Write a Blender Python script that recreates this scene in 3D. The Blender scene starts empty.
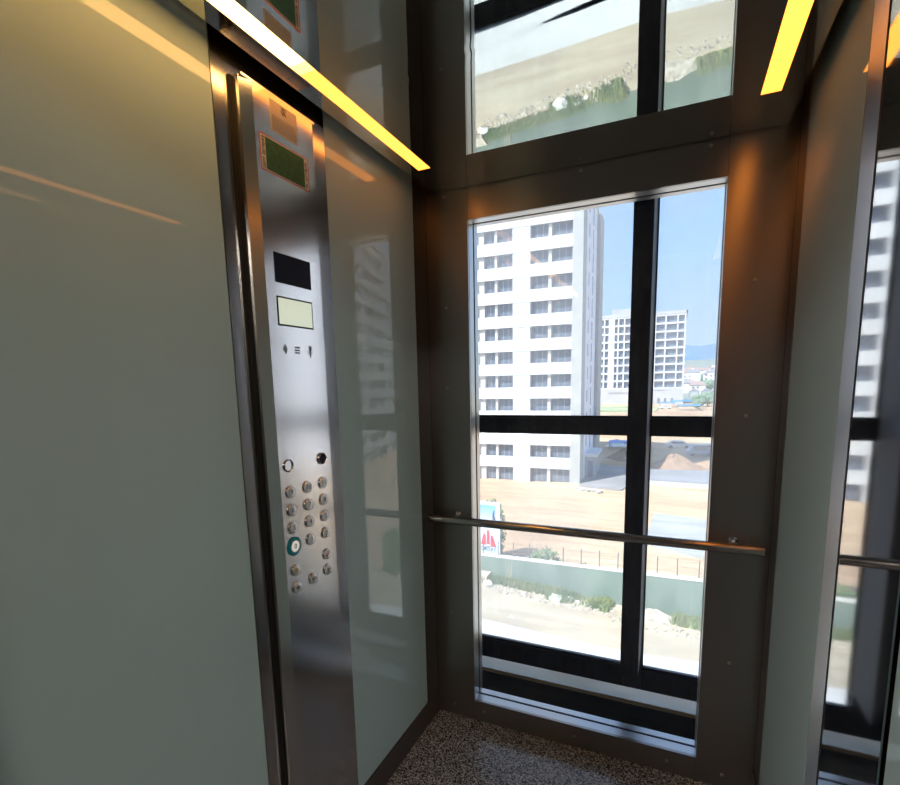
import bpy, bmesh, math, random
from mathutils import Vector, Matrix
random.seed(7)
sc = bpy.context.scene
COL = sc.collection
PI = math.pi
rad = math.radians

# ------------------------------------------------------------------ dimensions (metres)
W, H = 1.2283, 2.2            # cabin width, ceiling height
WX0, WX1, WZ0, WZ1 = .1756, 1.0467, .0905, 2.085   # opening in the rear wall
GY, GZ = -.1115, .105         # glass panel edge near the rear corner, skirting height
CL, CR = -1.0064, -.6297      # steel column (panel back plate) along the side wall
FRONT = -1.53                 # front end of side glass
YF = .53                      # building facade frame plane
ZG = -11.5                    # ground level

# ------------------------------------------------------------------ materials
def mat(name, col=(.8, .8, .8), rough=.5, metal=0., spec=.5, emit=None, es=0., ior=1.5, coat=0.):
    m = bpy.data.materials.new(name); m.use_nodes = True
    b = m.node_tree.nodes['Principled BSDF']
    b.inputs['Base Color'].default_value = (*col, 1)
    b.inputs['Roughness'].default_value = rough
    b.inputs['Metallic'].default_value = metal
    b.inputs['Specular IOR Level'].default_value = spec
    b.inputs['IOR'].default_value = ior
    b.inputs['Coat Weight'].default_value = coat
    b.inputs['Coat Roughness'].default_value = .03
    if emit:
        b.inputs['Emission Color'].default_value = (*emit, 1)
        b.inputs['Emission Strength'].default_value = es
    return m

def N(m, t, **kw):
    n = m.node_tree.nodes.new(t)
    for k, v in kw.items():
        if k in n.inputs: n.inputs[k].default_value = v
        else: setattr(n, k, v)
    return n
def L(m, a, ao, b, bi): m.node_tree.links.new(a.outputs[ao], b.inputs[bi])
def bsdf(m): return m.node_tree.nodes['Principled BSDF']

def mottle(m, c1, c2, scale=5., detail=4., stretch=(1, 1, 1), lo=.35, hi=.65, bump=0., coord='Object'):
    """two-tone noise colour for a principled material"""
    tc = N(m, 'ShaderNodeTexCoord'); mp = N(m, 'ShaderNodeMapping'); mp.inputs['Scale'].default_value = stretch
    nz = N(m, 'ShaderNodeTexNoise', Scale=scale, Detail=detail)
    rp = N(m, 'ShaderNodeValToRGB')
    rp.color_ramp.elements[0].position = lo; rp.color_ramp.elements[0].color = (*c1, 1)
    rp.color_ramp.elements[1].position = hi; rp.color_ramp.elements[1].color = (*c2, 1)
    L(m, tc, coord, mp, 'Vector'); L(m, mp, 'Vector', nz, 'Vector'); L(m, nz, 'Fac', rp, 'Fac')
    L(m, rp, 'Color', bsdf(m), 'Base Color')
    if bump:
        bp = N(m, 'ShaderNodeBump', Strength=bump, Distance=.05)
        L(m, nz, 'Fac', bp, 'Height'); L(m, bp, 'Normal', bsdf(m), 'Normal')
    return m

def steel(name, col, rough, aniso=.6, streak=.06):
    m = mat(name, col, rough, 1.)
    b = bsdf(m)
    b.inputs['Anisotropic'].default_value = aniso; b.inputs['Anisotropic Rotation'].default_value = .25
    tg = N(m, 'ShaderNodeTangent'); tg.direction_type = 'UV_MAP'
    L(m, tg, 'Tangent', b, 'Tangent')
    tc = N(m, 'ShaderNodeTexCoord'); mp = N(m, 'ShaderNodeMapping'); mp.inputs['Scale'].default_value = (3, 3, 500)
    nz = N(m, 'ShaderNodeTexNoise', Scale=1., Detail=2.)
    mr = N(m, 'ShaderNodeMapRange'); mr.inputs['To Min'].default_value = rough - streak; mr.inputs['To Max'].default_value = rough + streak
    L(m, tc, 'Object', mp, 'Vector'); L(m, mp, 'Vector', nz, 'Vector'); L(m, nz, 'Fac', mr, 'Value'); L(m, mr, 'Result', b, 'Roughness')
    return m

M = {}
M['steel'] = steel('brushed_steel', (.66, .64, .62), .17, .5, .03)
M['steel_rear'] = steel('brushed_steel_rear', (.38, .365, .35), .30, .84, .02)
M['steel_side'] = steel('brushed_steel_side', (.50, .49, .48), .05, .3, .004)
M['steel_strip'] = steel('brushed_steel_strip', (.60, .60, .61), .34, .6, .02)
M['steel_dark'] = mat('dark_brushed_steel', (.22, .20, .185), .3, 1.)
M['chrome'] = mat('polished_chrome', (.72, .71, .70), .12, 1.)
M['alu'] = mat('bright_aluminium', (.80, .81, .83), .22, 1.)
M['mirror'] = mat('mirror_ceiling_steel', (.68, .69, .64), .012, 1.)
M['reveal'] = mat('satin_reveal_metal', (.58, .58, .59), .3, 1.)
M['gasket'] = mat('black_rubber', (.012, .012, .013), .6)
M['black'] = mat('black_void', (.01, .01, .01), .9, spec=.1)
M['screw'] = mat('screw_metal', (.6, .58, .55), .3, 1.)
M['glass_panel'] = mottle(mat('back_painted_glass', (.42, .48, .44), .02, coat=0., ior=1.52), (.55, .705, .685), (.58, .735, .715), 1.2)
M['rail'] = mat('polished_steel_tube', (.55, .53, .5), .16, 1.)

def granite():
    m = mat('speckled_granite', (.4, .38, .36), .16, spec=.5)
    tc = N(m, 'ShaderNodeTexCoord')
    v = N(m, 'ShaderNodeTexVoronoi', Scale=230.); v2 = N(m, 'ShaderNodeTexNoise', Scale=110., Detail=5., Roughness=.75)
    r = N(m, 'ShaderNodeValToRGB'); r.color_ramp.interpolation = 'CONSTANT'
    el = r.color_ramp.elements
    el[0].position = 0; el[0].color = (.05, .047, .045, 1)
    el[1].position = .30; el[1].color = (.30, .275, .255, 1)
    for p, c in ((.46, (.55, .51, .48)), (.68, (.74, .71, .68)), (.88, (.16, .15, .14))):
        e = el.new(p); e.color = (*c, 1)
    sp = N(m, 'ShaderNodeSeparateColor')
    mx = N(m, 'ShaderNodeMixRGB'); mx.blend_type = 'MULTIPLY'; mx.inputs['Fac'].default_value = .75
    r2 = N(m, 'ShaderNodeValToRGB'); r2.color_ramp.elements[0].position = .38; r2.color_ramp.elements[0].color = (.25, .23, .22, 1)
    r2.color_ramp.elements[1].position = .56; r2.color_ramp.elements[1].color = (1, 1, 1, 1)
    L(m, tc, 'Object', v, 'Vector'); L(m, tc, 'Object', v2, 'Vector')
    L(m, v, 'Color', sp, 'Color'); L(m, sp, 'Red', r, 'Fac'); L(m, v2, 'Fac', r2, 'Fac')
    L(m, r, 'Color', mx, 'Color1'); L(m, r2, 'Color', mx, 'Color2'); L(m, mx, 'Color', bsdf(m), 'Base Color')
    return m
M['granite'] = granite()

def pane_mat(name, refl=1.0, haze_dust=.02, tint=(.96, .98, .99)):
    m = bpy.data.materials.new(name); m.use_nodes = True
    nt = m.node_tree; nt.nodes.clear()
    out = nt.nodes.new('ShaderNodeOutputMaterial')
    tr = N(m, 'ShaderNodeBsdfTransparent'); tr.inputs['Color'].default_value = (*tint, 1)
    gl = N(m, 'ShaderNodeBsdfGlossy'); gl.inputs['Roughness'].default_value = .0
    fr = N(m, 'ShaderNodeFresnel', IOR=1.45)
    ml = N(m, 'ShaderNodeMath', operation='MULTIPLY'); ml.inputs[1].default_value = refl
    mx = N(m, 'ShaderNodeMixShader')
    L(m, fr, 'Fac', ml, 0); L(m, ml, 'Value', mx, 'Fac')
    nt.links.new(tr.outputs[0], mx.inputs[1]); nt.links.new(gl.outputs[0], mx.inputs[2])
    # dusty translucent film added to the glass to stand in for outdoor haze
    du = N(m, 'ShaderNodeBsdfTranslucent'); du.inputs['Color'].default_value = (.9, .9, .9, 1)
    mx2 = N(m, 'ShaderNodeMixShader'); tc = N(m, 'ShaderNodeTexCoord')
    nz = N(m, 'ShaderNodeTexNoise', Scale=2.2, Detail=6.)
    mr = N(m, 'ShaderNodeMapRange'); mr.inputs['From Min'].default_value = .3; mr.inputs['From Max'].default_value = .75
    mr.inputs['To Min'].default_value = haze_dust * .5; mr.inputs['To Max'].default_value = haze_dust * 1.7
    L(m, tc, 'Object', nz, 'Vector'); L(m, nz, 'Fac', mr, 'Value'); L(m, mr, 'Result', mx2, 'Fac')
    nt.links.new(mx.outputs[0], mx2.inputs[1]); nt.links.new(du.outputs[0], mx2.inputs[2])
    nt.links.new(mx2.outputs[0], out.inputs['Surface'])
    return m
M['pane'] = pane_mat('cabin_glazing', .5, .003)
M['pane_facade'] = pane_mat('facade_glazing', .8, .17)

M['led'] = mat('amber_light_diffuser', (.9, .8, .6), .4, emit=(1., .29, .034), es=2.1)
M['led_mid'] = mat('amber_light_diffuser_mid', (.9, .8, .6), .4, emit=(1., .40, .08), es=3.4)
M['led_hot'] = mat('amber_light_diffuser_near', (.9, .8, .6), .4, emit=(1., .50, .14), es=6.0)
M['lcd'] = mat('pale_display', (.3, .32, .27), .15, emit=(.80, .86, .66), es=.40)
M['display_black'] = mat('black_display', (.010, .010, .020), .45, spec=.12)
M['ink'] = mat('dark_engraving', (.03, .03, .035), .6)
M['teal'] = mat('lit_teal_ring', (.005, .07, .08), .3, emit=(.0, .10, .11), es=.2)
M['yellow'] = mat('yellow_enamel', (.62, .42, .03), .4)
M['red'] = mat('red_enamel', (.6, .04, .02), .4)
M['sticker_green'] = mottle(mat('green_print', (.02, .12, .03), .45), (.015, .085, .02), (.03, .14, .035), 90.)
M['sticker_red'] = mat('red_print', (.62, .06, .02), .45)
M['paper'] = mat('white_paper', (.72, .69, .62), .6)
M['film'] = mat('clear_label', (.52, .48, .42), .35, .35)
M['facade_frame'] = mottle(mat('anthracite_frame', (.02, .02, .03), .3), (.012, .012, .02), (.03, .03, .042), 14., stretch=(3, 3, 1))
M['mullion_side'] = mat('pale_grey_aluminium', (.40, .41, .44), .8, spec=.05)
M['concrete_dark'] = mottle(mat('shaft_concrete', (.10, .10, .10), .9), (.05, .05, .05), (.11, .108, .10), 3.)
M['ledge'] = mottle(mat('raw_concrete', (.5, .47, .42), .95, spec=.1), (.40, .27, .15), (.50, .35, .21), 6., stretch=(1, 4, 4))
M['beam'] = mottle(mat('dark_painted_beam', (.012, .012, .016), .7, spec=.2), (.008, .008, .012), (.02, .02, .026), 5.)
M['lobby'] = mat('lobby_plaster', (.075, .07, .065), .8)
M['dark_tile'] = mat('dark_landing_tile', (.07, .065, .06), .4)
M['lamp'] = mat('white_fill_diffuser', (.9, .9, .9), .5, emit=(1., .92, .82), es=14.)  # glow of the unseen lamps added to fill the cabin
M['lamp_bright'] = mat('white_fill_diffuser_bright', (.9, .9, .9), .5, emit=(1., .97, .95), es=26.)

# outside
M['white_wall'] = mottle(mat('white_render', (.6, .61, .63), .8), (.57, .58, .60), (.63, .64, .66), .35)
M['parapet'] = mottle(mat('white_parapet', (.70, .71, .73), .75), (.68, .69, .71), (.74, .745, .755), .5)
M['side_wall'] = mat('lavender_shade_render', (.74, .76, .84), .8)  # bluish sky shade of the tower side put into its colour
M['concrete'] = mottle(mat('grey_concrete', (.40, .41, .40), .85), (.37, .38, .375), (.43, .44, .43), .8)
M['pier'] = mat('beige_partition', (.60, .58, .55), .85)
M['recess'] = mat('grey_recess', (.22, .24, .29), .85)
M['win'] = mat('dark_glazing', (.13, .155, .21), .15)
M['sash'] = mat('grey_sash', (.30, .32, .36), .5)
M['door_orange'] = mat('orange_board', (.65, .25, .10), .8)
M['podium'] = mottle(mat('grey_podium', (.42, .43, .45), .85), (.38, .39, .42), (.45, .46, .48), .2)
M['win_far'] = mat('far_glazing', (.20, .25, .34), .2)
M['far_frame'] = mat('pale_frame', (.60, .62, .66), .85)
M['green_wall'] = mottle(mat('green_painted_wall', (.20, .30, .25), .85), (.125, .18, .14), (.19, .245, .20), .9, 6., stretch=(1, 1, .35))
M['coping'] = mottle(mat('pale_coping', (.66, .65, .60), .85), (.56, .54, .50), (.74, .73, .69), 3.)
M['post'] = mat('fence_post_steel', (.16, .16, .17), .6)
M['board_frame'] = mat('billboard_frame', (.55, .60, .66), .5)
M['sign_pale'] = mat('sign_pale_blue', (.56, .66, .75), .6)
M['sign_red'] = mat('sign_red', (.66, .06, .08), .6)
M['sign_navy'] = mat('sign_navy', (.05, .06, .14), .6)
M['asphalt'] = mottle(mat('grey_hardstanding', (.26, .26, .28), .9), (.23, .23, .24), (.31, .31, .33), .25)
M['slate_pad'] = mottle(mat('dusty_grey_pad', (.2, .19, .19), .9), (.23, .22, .22), (.33, .31, .30), .3)
M['wet'] = mottle(mat('pale_grey_fill', (.36, .36, .36), .8), (.30, .30, .30), (.42, .42, .42), .5, stretch=(.4, 1.4, 1))
M['road'] = mottle(mat('pale_road', (.62, .60, .57), .9), (.58, .56, .53), (.70, .68, .65), .3)
M['dirt'] = mottle(mat('mound_soil', (.42, .27, .18), .95), (.27, .165, .10), (.40, .26, .17), 1.2, 6.)
M['rubble'] = mottle(mat('rubble_gravel', (.5, .44, .36), .95), (.30, .26, .20), (.66, .60, .50), 3., 8.)
M['rock'] = mottle(mat('white_rock', (.78, .77, .74), .9), (.70, .68, .64), (.86, .85, .83), 3.)
M['grass'] = mottle(mat('grass_blades', (.16, .26, .07), .8), (.12, .21, .05), (.30, .34, .13), .8)
M['leaf'] = mottle(mat('green_leaves', (.12, .24, .06), .7), (.08, .18, .05), (.20, .32, .10), 2.)
M['straw'] = mat('dry_stalks', (.55, .46, .30), .9)
M['tree_far'] = mottle(mat('far_tree_crown', (.13, .22, .13), .9), (.10, .18, .10), (.20, .29, .18), .4)
M['bark'] = mat('bark', (.18, .13, .09), .9)
M['wood'] = mat('pale_timber', (.62, .54, .42), .8)
M['blue'] = mat('blue_tarpaulin', (.06, .24, .66), .5)
M['car_paint'] = mat('white_car_paint', (.75, .76, .78), .25, coat=.5)
M['car_blue'] = mat('slate_blue_paint', (.18, .25, .38), .3, coat=.4)
M['tyre'] = mat('tyre_rubber', (.02, .02, .02), .8)
M['house_a'] = mat('cream_house', (.66, .60, .54), .85); M['house_b'] = mat('white_house', (.72, .72, .72), .85)
M['house_c'] = mat('pink_house', (.58, .46, .44), .85)
M['roof'] = mat('clay_roof', (.36, .25, .22), .85); M['roof_grey'] = mat('grey_roof', (.24, .25, .28), .8)
M['hill'] = mottle(mat('haze_tinted_hill', (.16, .24, .30), 1.), (.10, .19, .30), (.13, .23, .34), .004)  # blue of the distant haze put into the hill colour
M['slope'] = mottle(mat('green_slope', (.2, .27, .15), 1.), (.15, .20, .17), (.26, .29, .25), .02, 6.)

def sand():
    m = mat('sandy_ground', (.6, .45, .32), .95, spec=.1)
    tc = N(m, 'ShaderNodeTexCoord')
    n1 = N(m, 'ShaderNodeTexNoise', Scale=.06, Detail=6.)
    mp = N(m, 'ShaderNodeMapping'); mp.inputs['Scale'].default_value = (.12, .9, 1); mp.inputs['Rotation'].default_value = (0, 0, rad(-8))
    n2 = N(m, 'ShaderNodeTexNoise', Scale=1., Detail=8., Roughness=.65)
    n3 = N(m, 'ShaderNodeTexNoise', Scale=2.2, Detail=5.)
    r1 = N(m, 'ShaderNodeValToRGB')
    r1.color_ramp.elements[0].position = .36; r1.color_ramp.elements[0].color = (.56, .365, .225, 1)
    r1.color_ramp.elements[1].position = .62; r1.color_ramp.elements[1].color = (.69, .505, .335, 1)
    r2 = N(m, 'ShaderNodeValToRGB')
    r2.color_ramp.elements[0].position = .36; r2.color_ramp.elements[0].color = (.66, .62, .58, 1)
    r2.color_ramp.elements[1].position = .58; r2.color_ramp.elements[1].color = (1, 1, 1, 1)
    r3 = N(m, 'ShaderNodeValToRGB')
    r3.color_ramp.elements[0].position = .3; r3.color_ramp.elements[0].color = (.75, .74, .72, 1)
    r3.color_ramp.elements[1].position = .5; r3.color_ramp.elements[1].color = (1, 1, 1, 1)
    a = N(m, 'ShaderNodeMixRGB'); a.blend_type = 'MULTIPLY'; a.inputs['Fac'].default_value = .8
    b = N(m, 'ShaderNodeMixRGB'); b.blend_type = 'MULTIPLY'; b.inputs['Fac'].default_value = .6
    L(m, tc, 'Object', n1, 'Vector'); L(m, tc, 'Object', mp, 'Vector'); L(m, mp, 'Vector', n2, 'Vector'); L(m, tc, 'Object', n3, 'Vector')
    L(m, n1, 'Fac', r1, 'Fac'); L(m, n2, 'Fac', r2, 'Fac'); L(m, n3, 'Fac', r3, 'Fac')
    L(m, r1, 'Color', a, 'Color1'); L(m, r2, 'Color', a, 'Color2'); L(m, a, 'Color', b, 'Color1'); L(m, r3, 'Color', b, 'Color2')
    L(m, b, 'Color', bsdf(m), 'Base Color')
    return m
M['sand'] = sand()
M['street_sand'] = mottle(mat('pale_street_sand', (.5, .42, .3), .95), (.44, .35, .24), (.56, .47, .34), .7, 7., stretch=(.3, 1.6, 1))

def sign_sky():
    m = mat('printed_sky_picture', (.3, .55, .8), .6)
    tc = N(m, 'ShaderNodeTexCoord'); sx = N(m, 'ShaderNodeSeparateXYZ')
    mr = N(m, 'ShaderNodeMapRange'); mr.inputs['From Min'].default_value = 0; mr.inputs['From Max'].default_value = 1
    rp = N(m, 'ShaderNodeValToRGB')
    rp.color_ramp.elements[0].color = (.62, .72, .78, 1); rp.color_ramp.elements[1].color = (.12, .42, .72, 1)
    L(m, tc, 'Generated', sx, 'Vector'); L(m, sx, 'Z', mr, 'Value'); L(m, mr, 'Result', rp, 'Fac'); L(m, rp, 'Color', bsdf(m), 'Base Color')
    return m
M['sign_sky'] = sign_sky()

# ------------------------------------------------------------------ geometry helpers
def box(bm, x0, x1, y0, y1, z0, z1):
    v = [bm.verts.new((x, y, z)) for z in (z0, z1) for x, y in ((x0, y0), (x1, y0), (x1, y1), (x0, y1))]
    for f in ((3, 2, 1, 0), (4, 5, 6, 7), (0, 1, 5, 4), (1, 2, 6, 5), (2, 3, 7, 6), (3, 0, 4, 7)):
        bm.faces.new([v[i] for i in f])
def BX(*bs):
    bm = bmesh.new()
    for b in bs: box(bm, *b)
    return bm
def bevel(bm, w, seg=2, ang=30):
    es = [e for e in bm.edges if len(e.link_faces) == 2 and e.calc_face_angle(0) > rad(ang)]
    bmesh.ops.bevel(bm, geom=es, offset=w, segments=seg, affect='EDGES', profile=.5)
    return bm
AX = {'x': (Vector((0, 1, 0)), Vector((0, 0, 1)), Vector((1, 0, 0))),
      'y': (Vector((1, 0, 0)), Vector((0, 0, 1)), Vector((0, -1, 0))),
      'z': (Vector((1, 0, 0)), Vector((0, 1, 0)), Vector((0, 0, 1)))}
def lathe(bm, c, axis, prof, seg=24, closed=False):
    """revolve (radius, height) pairs about an axis through c ('y' runs towards -y)"""
    u, v, w = AX[axis]; c = Vector(c); rings = []
    for r, h in prof:
        rings.append([bm.verts.new(c + w * h + (u * math.cos(2 * PI * k / seg) + v * math.sin(2 * PI * k / seg)) * max(r, 1e-5)) for k in range(seg)])
    n = len(rings)
    for i in range(n if closed else n - 1):
        a, b = rings[i], rings[(i + 1) % n]
        for k in range(seg):
            bm.faces.new((a[k], a[(k + 1) % seg], b[(k + 1) % seg], b[k]))
    if not closed:
        for ring, flip in ((rings[0], True), (rings[-1], False)):
            bm.faces.new(ring[::-1] if flip else ring)
    return bm
def prism(bm, pts, z0, z1):
    """vertical extrusion of an xy outline"""
    a = [bm.verts.new((x, y, z0)) for x, y in pts]; b = [bm.verts.new((x, y, z1)) for x, y in pts]
    n = len(pts)
    bm.faces.new(a[::-1]); bm.faces.new(b)
    for i in range(n): bm.faces.new((a[i], a[(i + 1) % n], b[(i + 1) % n], b[i]))
    return bm

def uv_box(me):
    uv = me.uv_layers.new(name='UVMap')
    for p in me.polygons:
        n = p.normal; ax = max(range(3), key=lambda i: abs(n[i]))
        for li in p.loop_indices:
            co = me.vertices[me.loops[li].vertex_index].co
            uv.data[li].uv = (co.y, co.z) if ax == 0 else ((co.x, co.z) if ax == 1 else (co.x, co.y))

def obj(name, bm, m, parent=None, smooth=False, mats=None):
    bmesh.ops.recalc_face_normals(bm, faces=bm.faces[:])
    me = bpy.data.meshes.new(name); bm.to_mesh(me); bm.free()
    for mm in (mats or [m]): me.materials.append(mm)
    uv_box(me)
    if smooth:
        me.polygons.foreach_set('use_smooth', [True] * len(me.polygons))
        try: me.set_sharp_from_angle(angle=rad(40))
        except Exception: pass
    o = bpy.data.objects.new(name, me); COL.objects.link(o)
    if parent:
        o.parent = parent
        if parent.type == 'EMPTY': o.matrix_parent_inverse = WM[parent.name].inverted()
    return o
WM = {}
def tag(o, label, cat=None, group=None, kind=None):
    o['label'] = label
    if cat: o['category'] = cat
    if group: o['group'] = group
    if kind: o['kind'] = kind
    return o
def thing(name, label, cat, loc=(0, 0, 0), group=None, kind=None):
    o = bpy.data.objects.new(name, None); COL.objects.link(o); o.location = loc
    WM[o.name] = Matrix.Translation(loc)
    return tag(o, label, cat, group, kind)
def struct(name, bm, m, label, cat, smooth=False):
    return tag(obj(name, bm, m, None, smooth), label, cat, None, 'structure')

def text(name, body, size, m, parent, origin, right, up, depth=.0004, align='CENTER', sx=1.):
    cu = bpy.data.curves.new(name, 'FONT'); cu.body = body; cu.size = size; cu.extrude = depth
    cu.align_x = align; cu.align_y = 'CENTER'
    tmp = bpy.data.objects.new(name + '_src', cu); COL.objects.link(tmp)
    bpy.context.view_layer.update()
    me = bpy.data.meshes.new_from_object(tmp.evaluated_get(bpy.context.evaluated_depsgraph_get()))
    bpy.data.objects.remove(tmp); bpy.data.curves.remove(cu)
    r, u = Vector(right), Vector(up); w = r.cross(u)
    mt = Matrix(((r.x * sx, u.x, w.x, origin[0]), (r.y * sx, u.y, w.y, origin[1]), (r.z * sx, u.z, w.z, origin[2]), (0, 0, 0, 1)))
    me.transform(mt)
    me.materials.clear(); me.materials.append(m)
    o = bpy.data.objects.new(name, me); COL.objects.link(o)
    if parent:
        o.parent = parent
        if parent.type == 'EMPTY': o.matrix_parent_inverse = WM[parent.name].inverted()
    return o

# ================================================================== CABIN
struct('floor', BX((-.05, W + .05, -1.66, .0, -.06, 0)), M['granite'], 'speckled grey granite floor of the lift cabin', 'floor')

# left and right walls : steel backing, painted glass panels, steel column
wl = struct('wall_left', BX((-.05, -.014, -1.62, .0, -.02, 2.3)), M['steel_dark'], 'left cabin wall clad in grey green glass beside the button panel', 'wall')
obj('glass_panel', bevel(BX((-.012, 0, FRONT, CL - .002, GZ, 2.3)), .0015), M['glass_panel'], wl)
obj('glass_panel', bevel(BX((-.012, 0, CR + .002, GY, GZ, 2.3)), .0015), M['glass_panel'], wl)
obj('steel_panel', BX((-.013, -.0005, -1.62, FRONT - .003, 0, 2.3)), M['steel'], wl)
struct('baseboard_left', bevel(BX((-.013, .003, CR + .003, -.002, 0, GZ - .003)), .001), M['steel_dark'], 'dark steel skirting under the left glass panel', 'skirting')
struct('trim_1', BX((-.013, -.0005, GY + .002, -.001, GZ, 2.3)), M['steel_dark'], 'dark steel corner strip between left glass and rear wall', 'corner trim')

wr = struct('wall_right', BX((W + .014, W + .05, -1.62, .0, -.02, 2.3)), M['steel_dark'], 'right cabin wall of blue grey glass and a polished steel column', 'wall')
RG1, RG2, RG3 = -.6133, -.7082, -.9853
obj('glass_panel', bevel(BX((W, W + .012, RG1 + .002, GY, GZ, 2.3)), .0015), M['glass_panel'], wr)
obj('glass_panel', bevel(BX((W, W + .012, FRONT, RG3 - .026, GZ, 2.3)), .0015), M['glass_panel'], wr)
obj('steel_panel', BX((W + .0005, W + .013, RG2 + .009, RG1, 0, 2.3)), M['steel_strip'], wr)
obj('steel_panel', bevel(BX((W + .0005, W + .013, RG3, RG2 - .004, 0, 2.3)), .001), M['steel_side'], wr)
obj('steel_panel', BX((W + .0005, W + .013, -1.62, FRONT - .003, 0, 2.3)), M['steel'], wr)
obj('gap_strip', BX((W + .0125, W + .0138, RG3 - .026, RG2 + .006, 0, 2.3)), M['black'], wr)
struct('baseboard_right', bevel(BX((W - .003, W + .013, RG1 + .001, -.002, 0, GZ - .003)), .001), M['steel_dark'], 'dark steel skirting under the right glass panel', 'skirting')
struct('trim_2', BX((W + .0005, W + .013, GY + .002, -.001, GZ, 2.3)), M['steel_dark'], 'dark steel corner strip between right glass and rear wall', 'corner trim')

# rear wall : four brushed plates round the window, dark backing
g = .0007
wb = struct('wall_back', BX((0, WX0 - g, 0, .012, 0, 2.3), (WX1 + g, W, 0, .012, 0, 2.3),
                            (WX0 + g, WX1 - g, 0, .012, WZ1, 2.3), (WX0 + g, WX1 - g, 0, .012, 0, WZ0)),
            M['steel_rear'], 'brushed steel rear cabin wall framing the tall window', 'wall')
obj('backing', BX((-.05, WX0 - .012, .012, .10, -.06, 2.3), (WX1 + .012, W + .05, .012, .10, -.06, 2.3),
                  (WX0 - .012, WX1 + .012, .012, .10, WZ1 + .012, 2.3), (WX0 - .012, WX1 + .012, .012, .10, -.06, WZ0 - .012)), M['black'], wb)
for (x, z) in ((.0785, 1.767), (.0755, 1.451), (.075, .483), (.08, .052), (1.1368, 1.767), (1.136, 1.344), (1.133, .4836), (1.133, .0484),
               (.0798, 2.183), (.5986, 2.183), (.995, 2.183), (.218, .048), (.606, .046), (.95, .046)):
    s = lathe(bmesh.new(), (x, 0, z), 'y', [(.0062, 0), (.0062, .0012), (.0048, .003), (.002, .0036), (.0018, .0024), (0, .0024)], 14)
    obj('screw', s, M['screw'], wb, True)

# window_1 : reveals, gasket, glass
wn = thing('window_1', 'tall clear window in the rear cabin wall with bright metal reveals', 'window', (.61, .05, WZ0), None, 'structure')
D1, D2, D3, D4 = .0125, .053, .062, .094
def ring(y0, y1, t, ins=0.):
    a, b, c, d = WX0 + ins, WX1 - ins, WZ0 + ins, WZ1 - ins
    return ((a - t, a, y0, y1, c - t, d + t), (b, b + t, y0, y1, c - t, d + t), (a, b, y0, y1, c - t, c), (a, b, y0, y1, d, d + t))
obj('reveal', BX(*ring(.0125, D2, .011)), M['reveal'], wn)
obj('gasket', BX(*ring(D2, D3, .011, .0)), M['gasket'], wn)
obj('glazing_bead', bevel(BX(*ring(D3, D4, .011, .002)), .001), M['reveal'], wn)
obj('pane', BX((WX0 - .004, WX1 + .004, D4, D4 + .004, WZ0 - .004, WZ1 + .004)), M['pane'], wn)

# handrail
hr = thing('handrail', 'polished steel handrail across the rear window', 'handrail', (.61, -.05, .9))
t = bmesh.new()
lathe(t, (.004, -.052, .913), 'x', [(.0135, 0), (.0165, .003), (.0165, W - .027), (.0135, W - .024)], 28)
obj('tube', t, M['rail'], hr, True)
for x in (.113, 1.122):
    b = bmesh.new()
    lathe(b, (x, 0, .925), 'y', [(.015, 0), (.015, .004), (.006, .006), (.006, .04)], 18)
    lathe(b, (x, -.040, .914), 'z', [(.006, 0), (.007, .010), (.004, .014)], 14)
    br = obj('bracket', b, M['chrome'], hr, True)

# ceiling : one polished sheet with a faint crease, light strips let in along both sides
XC0, XC1, YC0, YC1 = .0356, W - .0319, -1.6, -.006
SX0, SX1, SY = .0838, .1302, -.2172
bm = bmesh.new(); nx, ny = 60, 240
def dish(x, y):
    yc = -.715 - .13 * (x - .43)
    a = math.exp(-((y - yc) / .014) ** 2) * .00035 * (0.6 + .4 * math.sin(9 * x + 1))
    e = .00012 * math.sin(11 * x + 5 * y) + .00009 * math.sin(17 * y - 6 * x)
    k = min(1., max(0., (-y - .30) / .25))
    return (a + e * k)
xs = [XC0 + (XC1 - XC0) * i / nx for i in range(nx + 1)]; ys = [YC0 + (YC1 - YC0) * j / ny for j in range(ny + 1)]
def holes(x, y): return y < SY and (SX0 < x < SX1 or W - SX1 < x < W - SX0)
for v in (SX0, SX1, W - SX1, W - SX0):
    i = min(range(len(xs)), key=lambda q: abs(xs[q] - v)); xs[i] = v
j = min(range(len(ys)), key=lambda q: abs(ys[q] - SY)); ys[j] = SY
gr = [[bm.verts.new((x, y, H + (dish(x, y) if XC0 < x < XC1 else 0))) for y in ys] for x in xs]
for i in range(nx):
    for k in range(ny):
        if not holes((xs[i] + xs[i + 1]) / 2, (ys[k] + ys[k + 1]) / 2):
            bm.faces.new((gr[i][k], gr[i + 1][k], gr[i + 1][k + 1], gr[i][k + 1]))
r = bmesh.ops.extrude_face_region(bm, geom=bm.faces[:])
bmesh.ops.translate(bm, verts=[q for q in r['geom'] if isinstance(q, bmesh.types.BMVert)], vec=(0, 0, .006))
cl = struct('ceiling', bm, M['mirror'], 'mirror polished metal cabin ceiling reflecting the window', 'ceiling', True)
tag(obj('roof_shell', BX((-.05, W + .05, -1.66, .10, 2.30, 2.36)), M['black'], cl), 'black cabin roof above the mirror ceiling')
HOT = -.853  # near-end overexposure put into brighter emission steps of the left strip
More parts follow.
